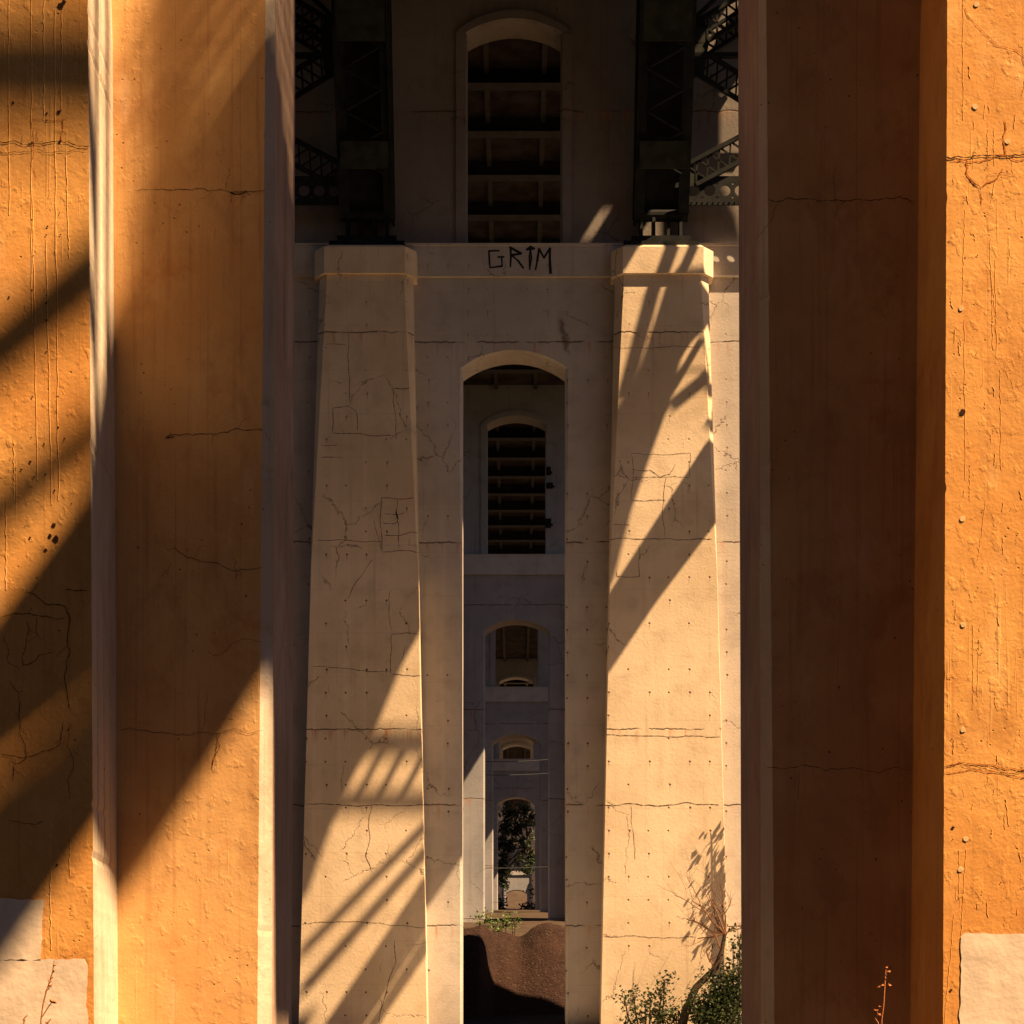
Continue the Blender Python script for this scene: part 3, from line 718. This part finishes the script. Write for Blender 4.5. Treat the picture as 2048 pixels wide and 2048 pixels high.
# unseen plates and bars shaped to shade the near pier
np_ = MB()
cA, cB, cC = C(186,1590,DP), C(240,1740,D0), C(525,1290,D0); cD = C(546,1450,10.48)
plate_yz(np_, [cA, cB, cC, cD, (cD[0]+.12, 22.3), (cD[0]+1.3, 22.3), (cD[0]+1.3, C(500,450,D0)[1]), C(240,450,D0), C(228,600,D0), C(178,930,DP)])
for q in ([(-500,-10),(290,-10),(290,285),(-500,285)], [(-500,1060),(240,405),(240,545),(-500,1150)], [(-500,1360),(240,765),(240,835),(-500,1470)],
          [(-500,1892),(250,870),(250,1370),(110,1420),(-60,1520),(-500,1740)], [(250,1365),(250,1500),(-60,1955),(-500,2610),(-500,2250),(-60,1610),(100,1470)]):
    plate_yz(np_, [C(x, y, DP) for x, y in q])
np_.build('gusset_or_shade_plate', M['steel2'], outer)
lc = MB()
for i in range(12):
    z = C(500,450,D0)[1]+.1+i*.2; lc.bar((.07, cB[0]-50, z-22.4), (.07, cB[0]+2-50, z-22.4), .05, .09, (0, 0, 1))  # bars spaced to half-block the sun on the left wall
for e in (0, 1, 2):                               # unseen bars added to cast stripes on the left pilaster's moulding
    y_ = cA[0]+.28+e*.32; lc.bar((.07, y_-.16-50, cA[1]+2-22.4), (.07, y_-50, 31-22.4), .05, .09, (0, 1, 0))
lc.build('shadow_lattice_bar', M['steel'], outer)

# ------------------------------------------------------------------ decks overhead
md = empty('bridge_deck', (0, 5, 38), 'dark main deck spanning overhead between the near pier and the graffiti pier', 'bridge deck', 'bridge decks overhead')
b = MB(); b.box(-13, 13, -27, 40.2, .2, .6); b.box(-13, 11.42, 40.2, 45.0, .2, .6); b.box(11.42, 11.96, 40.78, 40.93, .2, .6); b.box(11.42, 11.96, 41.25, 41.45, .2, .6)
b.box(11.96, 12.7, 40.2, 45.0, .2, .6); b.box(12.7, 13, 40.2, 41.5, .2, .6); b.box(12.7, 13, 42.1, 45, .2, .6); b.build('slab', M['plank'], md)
b = MB(); b.box(-13, 6.6, 30, 43.6, -7.3, -6.9); b.box(-13, 9.0, -27, 30, -7.3, -6.9); b.box(9.0, 30, -27, -4.7, -7.3, -6.9); b.build('shade_slab', M['plank'], md)  # unseen slab added to cut light on the piers and near ground
b = MB()
for i in range(15): b.box(-12.8, 6.5, -25.5+i*4.7, -25.3+i*4.7, -7.9, -7.3)
b.build('shade_slab_beam', M['beam'], md)
b = MB()
for i in range(13): b.box(-12.8, 12.8, -24+i*5, -23.6+i*5, -.8, .2)
b.build('floor_beam', M['beam'], md)
fd = empty('bridge_deck', (0, 51, 30), 'low deck soffit with floor beams seen through the upper arches', 'bridge deck', 'bridge decks overhead')
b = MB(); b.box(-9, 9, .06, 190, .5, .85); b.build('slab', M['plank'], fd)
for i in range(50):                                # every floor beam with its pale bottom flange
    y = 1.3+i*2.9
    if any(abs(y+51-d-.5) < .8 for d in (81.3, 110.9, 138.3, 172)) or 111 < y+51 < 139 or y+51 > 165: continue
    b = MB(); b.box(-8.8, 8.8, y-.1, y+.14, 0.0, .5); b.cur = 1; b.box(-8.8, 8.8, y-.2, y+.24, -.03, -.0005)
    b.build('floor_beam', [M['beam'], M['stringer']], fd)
for sx in (-.93, .86, -3.1, 3.1):
    b = MB(); b.box(sx-.08, sx+.08, .1, 160, .3, .499); b.build('stringer', M['stringer'], fd)

# ------------------------------------------------------------------ ground
def gz(x, y):
    pts = [(-80, -1.6), (0, -1.5), (20, -1.3), (38, -.6), (46, .45), (50, .62), (54, .9), (60, 1.4), (66, 3.2), (78, 5.5), (81, 5.9), (111, 8.6), (138, 10.85), (145, 11.6), (206, 16.0), (260, 19.6), (275, 21), (330, 60), (1500, 70), (4000, 70)]
    for (a, za), (b_, zb) in zip(pts[:-1], pts[1:]):
        if y <= b_: z = za+(zb-za)*max(0, (y-a))/(b_-a); break
    else: z = 60
    return z + .18*noise.noise(Vector((x*.25, y*.25, 0))) + .05*noise.noise(Vector((x*1.3, y*1.3, 3)))
xs = [-1500, -600, -250, -120, -60, -35] + [-22+i*1.1 for i in range(41)] + [35, 60, 120, 250, 600, 1500]
ys = [-1500, -500, -200, -80, -40, -15] + [-5+i*1.5 for i in range(100)] + [150+i*6 for i in range(20)] + [300, 400, 600, 1000, 1500, 3900]
mb = MB(); mb.v = [(x, y, gz(x, y)) for y in ys for x in xs]; nx = len(xs)
mb.f = [[j*nx+i, j*nx+i+1, (j+1)*nx+i+1, (j+1)*nx+i] for j in range(len(ys)-1) for i in range(nx-1)]; mb.mi = [0]*len(mb.f)
tag(mb.build('ground', M['soil'], recalc=False, smooth=True), kind='structure')
# unseen slopes added left, right and behind the viewer to block sky light
def sky_block_z(a, rr):                                # a = bearing, rr = distance from the axis point
    return 0
mb = MB(); NA, NR = 72, 10; cen = Vector((0, 60))
for j in range(NR+1):
    for i in range(NA+1):
        a = R(100)+R(340)*i/NA                      # leaves a gap straight ahead
        t = j/NR; rx = 30+74*t; ry = 74+70*t if math.sin(a) < 0 else 95+90*t
        x = cen.x+rx*math.cos(a); y = cen.y+ry*math.sin(a)
        edge = min(1, min(i, NA-i)/5)
        lift = 44 if math.cos(a) < .2 or math.sin(a) < -.8 else 30
        z = -2+edge*(3+lift*t**.7*(1+.25*noise.noise(Vector((x*.03, y*.03, 0))))+1.5*noise.noise(Vector((x*.2, y*.2, 4)))+.8*noise.noise(Vector((x*.7, y*.7, 4))))*(1 if j else .3)
        mb.v.append((x, y, z))
mb.f = [[j*(NA+1)+i, j*(NA+1)+i+1, (j+1)*(NA+1)+i+1, (j+1)*(NA+1)+i] for j in range(NR) for i in range(NA)]; mb.mi = [0]*len(mb.f)
tag(mb.build('sky_block_hills', M['sky_block'], recalc=False, smooth=True), kind='structure')
# dark sheet painting the shade between the first pier and the gravel heap
mb = MB(); X = [-2.2+i*.2 for i in range(23)]; Y = [50.2+i*.36 for i in range(15)]
mb.v = [(x, y, gz(x, y)+.05+.02*noise.noise(Vector((x*3, y*3, 1)))) for y in Y for x in X]
mb.f = [[j*23+i, j*23+i+1, (j+1)*23+i+1, (j+1)*23+i] for j in range(14) for i in range(22)]; mb.mi = [0]*len(mb.f)
tag(mb.build('shade_strip', M['shade_ground'], recalc=False, smooth=True), kind='structure')

def mound_z(x, y):
    # ridge heights measured in the photo: left hump, saddle, right hump
    base = gz(x, y)-.15
    top = 4.0 + .35*math.exp(-((x-1.1)/.75)**2) + .12*math.exp(-((x+.9)/.8)**2) - .22*math.exp(-((x-.1)/.35)**2)
    toe = 53.0 if x < -.95 else 53.6+.35*max(0, min(1, (x+.95)/.5)); steep = 2.6 if x < -.95 else 1.9
    k = max(0, min(1, (x+1.15)/.4)); toe = 54.2*(1-k)+55.6*k
    run = 5.5 if k > .5 else 4.6
    t = max(0, min(1, (y-toe)/run)); prof = math.sin(t*math.pi/2)**1.05
    back = max(0, min(1, (75-y)/8)); side = max(0, 1-(abs(x)/7.5)**3)
    h = (top-.75)*prof*back*side + .75
    n = .16*noise.noise(Vector((x*.9, y*.7, 5)))+.07*noise.noise(Vector((x*2.6, y*2.6, 9)))+.03*noise.noise(Vector((x*8, y*8, 2)))
    return max(base, h+n*prof) if prof > 0 else base
mb = MB(); X = [-8+i*.1 for i in range(161)]; Y = [52+i*.13 for i in range(180)]
mb.v = [(x, y, mound_z(x, y)) for y in Y for x in X]; nx = len(X)
mb.f = [[j*nx+i, j*nx+i+1, (j+1)*nx+i+1, (j+1)*nx+i] for j in range(len(Y)-1) for i in range(nx-1)]; mb.mi = [0]*len(mb.f)
tag(mb.build('gravel_heap', M['gravel'], recalc=False, smooth=True), 'reddish brown gravel heap in the first arch between graffiti pier and grey pier', 'gravel heap')

# ------------------------------------------------------------------ plants
def leaf(mb, p, size, rnd, up=None):
    d = Vector((rnd.uniform(-1, 1), rnd.uniform(-1, 1), rnd.uniform(-.8, .6))).normalized()
    s = d.orthogonal().normalized(); s.rotate(Matrix.Rotation(rnd.uniform(0, 6.28), 3, d)); w = size*rnd.uniform(.28, .42)
    p = Vector(p); tip = p+d*size; m = p+d*size*.5
    n = d.cross(s)*size*.12
    mb.face([p, m+s*w+n, tip, m-s*w+n])
def limb(mb, p, d, length, r, depth, rnd, tips, droop=.0, spread=.7, flat=1.0):
    n = 5; pts = [p]; rad = [r]; dd = d.copy()
    for i in range(n):
        dd = (dd+Vector((rnd.uniform(-1, 1), rnd.uniform(-1, 1)*flat, rnd.uniform(-1, 1)-droop))*.34).normalized()
        pts.append(pts[-1]+dd*length/n); rad.append(r*(1-.5*(i+1)/n))
    mb.tube(pts, rad, 5 if r > .01 else 4)
    if depth == 0: tips.append(pts[-1]); return
    for k in range(rnd.choice((2, 3, 3))):
        i = rnd.randint(2, n); nd = (dd+Vector((rnd.uniform(-1, 1), rnd.uniform(-1, 1)*flat, rnd.uniform(-.6, .9)))*spread).normalized()
        limb(mb, pts[i], nd, length*rnd.uniform(.62, .85), rad[i]*.65, depth-1, rnd, tips, droop, spread, flat)
    tips.append(pts[-1])

# the bare leaning shrub in front of the right pilaster
rnd = random.Random(4); DS = 48.0
root = W(1362, 2056, DS); root.z = gz(root.x, DS)
dead = empty('bare_shrub', root, 'leafless leaning shrub with curling twigs before the right pilaster', 'shrub')
mb = MB(); K = [root, W(1372,2020,DS), W(1392,1975,DS), W(1432,1935,DS), W(1444,1900,DS), W(1450,1868,DS)]
Kl = [k-root for k in K]
mb.tube(Kl, [.13, .115, .10, .085, .06, .05], 8); mb.build('trunk', M['bark'], dead, smooth=True)
mb = MB(); tips = []
for base, tgt, dep in ((5, (1385,1770), 3), (5, (1400,1850), 3), (5, (1440,1800), 3), (5, (1380,1862), 3), (5, (1475,1850), 3), (4, (1420,1880), 2), (5, (1395,1800), 3), (3, (1420,1900), 2), (5, (1470,1790), 3), (5, (1350,1835), 2), (5, (1425, 1770), 2)):
    a = Kl[base]; t = W(*tgt, DS)-root; d = (t-a); L_ = d.length
    limb(mb, a, d.normalized(), max(.6, L_*.8), .030, dep, rnd, tips, -.1, .85, .5)
mb.build('branches', M['twig'], dead)

def shrub(name, blobs, D, label, cat, mat, leafsize, seed, group=None, stems=True, dens=1.0, dy=.5):
    """blobs: (px, py, rx, ry) clumps in photo pixels; leaves scattered through them in depth, with twigs reaching each clump"""
    rnd = random.Random(seed); c0 = W(sum(b[0] for b in blobs)/len(blobs), 2060, D); c0.z = gz(c0.x, D)
    r = empty(name, c0, label, cat, group); lm = MB(); sm = MB(); m2 = D/F
    for (px, py, rx, ry) in blobs:
        c = W(px, py, D)-c0; A, B = rx*m2, ry*m2; cnt = int(1400*A*B*dens/(leafsize/.1)**2)+10
        cl = [Vector((rnd.gauss(0, .5)*A, rnd.gauss(0, .5)*dy, rnd.gauss(0, .5)*B)) for _ in range(max(4, cnt//22))]
        for q in cl[:14]:
            sm.tube([c+Vector((q.x*.3, 0, -B)), c+q*.5, c+q], [.012, .008, .004], 4)
        for i in range(cnt):
            q = rnd.choice(cl)+Vector((rnd.gauss(0, 1), rnd.gauss(0, 1), rnd.gauss(0, 1)))*leafsize*1.25
            leaf(lm, c+q, leafsize*rnd.uniform(.7, 1.3), rnd)
        sm.tube([Vector((c.x*.6, 0, -.1)), Vector((c.x*.9, 0, c.z*.5)), c], [.03, .022, .012], 5)
    lm.build('foliage', M[mat], r, recalc=False); sm.build('stems', M['bark'], r)
    return r
shrub('leafy_shrub', [(1470,1985,30,40),(1440,2010,40,30),(1400,2010,30,24),(1460,2040,40,26),(1410,2040,40,24),(1430,1975,18,22),(1460,1950,20,24),(1478,1935,14,24),(1448,2000,34,26)], 47.8, 'dense dark green bush at the foot of the right pilaster beneath the bare shrub', 'shrub', 'leaf', .10, 1, dens=2.2)
shrub('leafy_shrub', [(1330,1958,12,14),(1322,1985,14,12),(1268,1990,12,12),(1250,2000,10,12),(1300,2000,18,12),(1290,2024,30,18),(1320,2040,40,18),(1352,2025,24,22),(1250,2045,14,10)], 48.2, 'low scraggly bush reaching left along the base of the right pilaster', 'shrub', 'leaf', .10, 2, dens=1.3, dy=.25)
shrub('leafy_tree', [(1466,1888,12,10),(1480,1868,14,12),(1476,1905,14,12)], 47.9, 'small leafy sprig beside the bare shrub at the edge of the right ochre pier', 'shrub', 'leaf', .11, 3, dens=.8)
# leafy sapling hidden beside the near pier; its shadow falls on the pilaster
def up_sun(px, py, dx, D):
    """place a clump so that its shadow lands at photo pixel (px,py) on the face"""
    p = W(px, py, D); q = p+Vector((dx, -KS*dx, SL*dx)); return (VX+q.x*F/q.y, VY-q.z*F/q.y, q.y)
bl = []
for (px, py, rx, ry, dx) in [(1404,1800,7,16,1.55),(1385,1830,7,14,1.7),(1400,1865,9,20,1.6),(1372,1880,8,16,1.8),(1395,1910,9,18,1.6),(1375,1790,4,10,1.75),(1350,1790,3,8,2.0),(1380,1935,9,18,1.7),(1408,1770,4,9,1.5)]:
    x, y, d = up_sun(px, py, dx, DR); bl.append((x, y, rx*1.15, ry))
shrub('sapling', bl, DR-.45, 'leafy sapling behind the right ochre pier casting a ragged shadow', 'sapling', 'leaf', .13, 5, dens=.8, dy=.12)
shrub('leafy_shrub', [(968,1838,9,9),(990,1840,14,12),(1012,1842,12,10),(1026,1838,8,7),(958,1830,5,6),(1000,1850,24,6),(1030,1848,8,5)], 61.5, 'small bright green bush on top of the gravel heap', 'shrub', 'leaf_bright', .10, 6, dens=.9, dy=.3)

# the dark tree beyond the fourth pier
def far_tree(D, blobs, seed, label, name='broadleaf_tree', trunk=(1078, 1830)):
    rnd = random.Random(seed); base = W(*trunk, D); base.z = gz(base.x, D)-.1
    r = empty(name, base, label, 'tree'); lm = MB(); tm = MB()
    top = W(1050, 1640, D)-base
    tm.tube([Vector((0,0,0)), Vector((.1,0,top.z*.4)), top*.8, top], [.22, .17, .1, .05], 8)
    for (px, py, rx, ry) in blobs:
        c = W(px, py, D)-base; A = rx*D/F; B = ry*D/F
        tm.tube([top*.7, (top*.7+c)/2+Vector((0,0,.2)), c], [.07, .05, .02], 5)
        cl = [Vector((rnd.gauss(0,.5)*A, rnd.gauss(0,.6), rnd.gauss(0,.5)*B)) for _ in range(9)]
        for i in range(int(800*A*B)+90):
            leaf(lm, c+rnd.choice(cl)+Vector((rnd.gauss(0,.17), rnd.gauss(0,.17), rnd.gauss(0,.17))), .26*rnd.uniform(.6, 1.3), rnd)
    lm.build('crown', M['leaf_dark'], r, recalc=False); tm.build('trunk', M['bark'], r, smooth=True)
far_tree(147, [(1015,1625,12,12),(1045,1622,14,14),(1060,1650,10,20),(1010,1655,14,14),(1035,1660,18,18),(1000,1680,8,18),(1020,1690,16,14),(1050,1690,14,14),(1004,1712,10,12),(1040,1718,8,6),(1062,1712,8,12),
               (1000,1740,8,12),(1012,1745,8,6),(1062,1735,6,12),(1050,1738,8,6),(996,1760,6,8),(1008,1766,5,6)], 8, 'dark broadleaf tree filling the fourth arch')
shrub('leafy_shrub', [(1000,1808,8,16),(1003,1822,7,10),(997,1795,5,9)], 141, 'dim bush at the left foot of the fourth arch', 'shrub', 'leaf_dark', .22, 12, dens=2.5, dy=.5)
shrub('leafy_shrub', [(1056,1818,9,10),(1066,1812,6,14),(1048,1822,8,7),(1065,1788,3,10)], 141, 'dim bush at the right foot of the fourth arch', 'shrub', 'leaf_dark', .22, 13, dens=2.5, dy=.5)

# cables strung across the third arch
for (y0, y1, D, l) in ((1519, 1509, 100, 'upper thin cable sagging across the third pier'), (1545, 1537, 100, 'lower thin cable pair member sagging across the third ledge'), (1731, 1724, 104, 'lone thin cable crossing low in front of the dark tree')):
    a, b = W(880, y0, D), W(1190, y1, D); pts = [a.lerp(b, i/16)+Vector((0, 0, -.5*math.sin(math.pi*i/16)*.5)) for i in range(17)]
    mb = MB(); mb.tube(pts, .02, 5); tag(mb.build('cable', M['cable']), l, 'cable', 'cables strung beyond the first arch')

# dry weeds in front of the near pilasters
def weed(base_px, D, stem, heads, label, seed, side=()):
    rnd = random.Random(seed); b0 = W(base_px, 2048, D); b0.z = gz(b0.x, D)
    r = empty('dry_weed', b0, label, 'weed', 'dry weeds before the near pier'); sm = MB(); hm = MB()
    P = [Vector((0, 0, 0))]+[W(x, y, D)-b0 for x, y in stem]
    sm.tube(P, [.0042]*(len(P)-1)+[.0018], 6)
    for sd in side:
        Q = [W(x, y, D)-b0 for x, y in sd]; sm.tube(Q, [.003]*(len(Q)-1)+[.0015], 5)
    for x, y, r_ in heads:
        c = W(x, y, D)-b0
        for k in range(3):
            d = Vector((rnd.uniform(-1, 1), rnd.uniform(-.6, .6), rnd.uniform(-.2, 1.2))).normalized()*r_
            hm.tube([c-d*.6, c-d*.1, c+d*.5, c+d], [r_*.10, r_*.42, r_*.36, r_*.05], 6)
    sm.build('stem', M['dry'], r, smooth=True); hm.build('seed_head', M['dry'], r, smooth=True)
D_ = 9.0
weed(80, D_, [(82,2040),(86,2010),(92,1985),(100,1962),(105,1945),(109,1920)], [(109,1930,.012),(107,1943,.010),(104,1955,.010),(100,1962,.012),(101,1972,.014),(95,1978,.012),(92,1985,.009)], 'tall dry weed with seed clusters against the cream paint patch of the left pilaster', 1, side=([(84,2034),(98,2012),(106,2002)],))
weed(60, D_, [(45,2100),(48,2046),(49,2036),(55,2030)], [(48,2040,.010),(49,2050,.010),(47,2060,.010)], 'short dry weed left of the tall weed with only its tip in view', 2)
weed(98, D_, [(92,2070),(96,2045),(102,2037)], [(106,2003,.022),(93,2046,.010),(88,2052,.010)], 'bent dry weed stalk just right of the tall weed', 3)
weed(1762, D_, [(1763,2040),(1767,2010),(1769,1975),(1770,1955),(1772,1938)], [(1773,1936,.010),(1778,1944,.012),(1770,1958,.010),(1777,1972,.016),(1764,1972,.014),(1758,1975,.010),(1752,2022,.014),(1760,2015,.012),(1759,2030,.012),(1771,1950,.009)], 'glowing russet weed stalk against the black wall of the right pier', 4, side=([(1758,2060),(1756,2045),(1750,2036)], [(1764,2032),(1758,2030),(1748,2018)]))

# ------------------------------------------------------------------ light, sky, camera
w = bpy.data.worlds.new('World'); scene.world = w; w.use_nodes = True; nt = w.node_tree
bg = nt.nodes['Background']; sky = nt.nodes.new('ShaderNodeTexSky'); sky.sky_type = 'NISHITA'; sky.sun_disc = False
sky.sun_elevation = EL; sky.sun_rotation = R(180)-AZ; sky.dust_density = 1; sky.ozone_density = .3; sky.air_density = .8
mixn = nt.nodes.new('ShaderNodeMix'); mixn.data_type = 'RGBA'; mixn.blend_type = 'MULTIPLY'; mixn.inputs[0].default_value = 1
mixn.inputs[7].default_value = (.38, .36, .39, 1); nt.links.new(sky.outputs[0], mixn.inputs[6]); nt.links.new(mixn.outputs[2], bg.inputs[0])
bg.inputs[1].default_value = .05
sun = bpy.data.lights.new('sun', 'SUN'); sun.energy = 5; sun.angle = R(.36); sun.color = (1.0, .67, .37)
so = bpy.data.objects.new('sun', sun); col.objects.link(so)
to_sun = Vector((math.sin(AZ)*math.cos(EL), -math.cos(AZ)*math.cos(EL), math.sin(EL)))
so.rotation_euler = to_sun.to_track_quat('Z', 'Y').to_euler(); so.location = (30, -10, 40)
cam = bpy.data.cameras.new('camera'); co = bpy.data.objects.new('camera', cam); col.objects.link(co); scene.camera = co
co.rotation_euler = (R(90), 0, 0); cam.sensor_width = 36; cam.lens = 36*F/2048; cam.shift_x = (1024-VX)/2048; cam.shift_y = (VY-1024)/2048
cam.clip_start = .05; cam.clip_end = 6000
vs = scene.view_settings; vs.view_transform = 'Standard'; vs.look = 'None'; vs.gamma = 1; vs.use_curve_mapping = False; vs.exposure = 1.85
scene.cycles.max_bounces = 10; scene.cycles.diffuse_bounces = 4
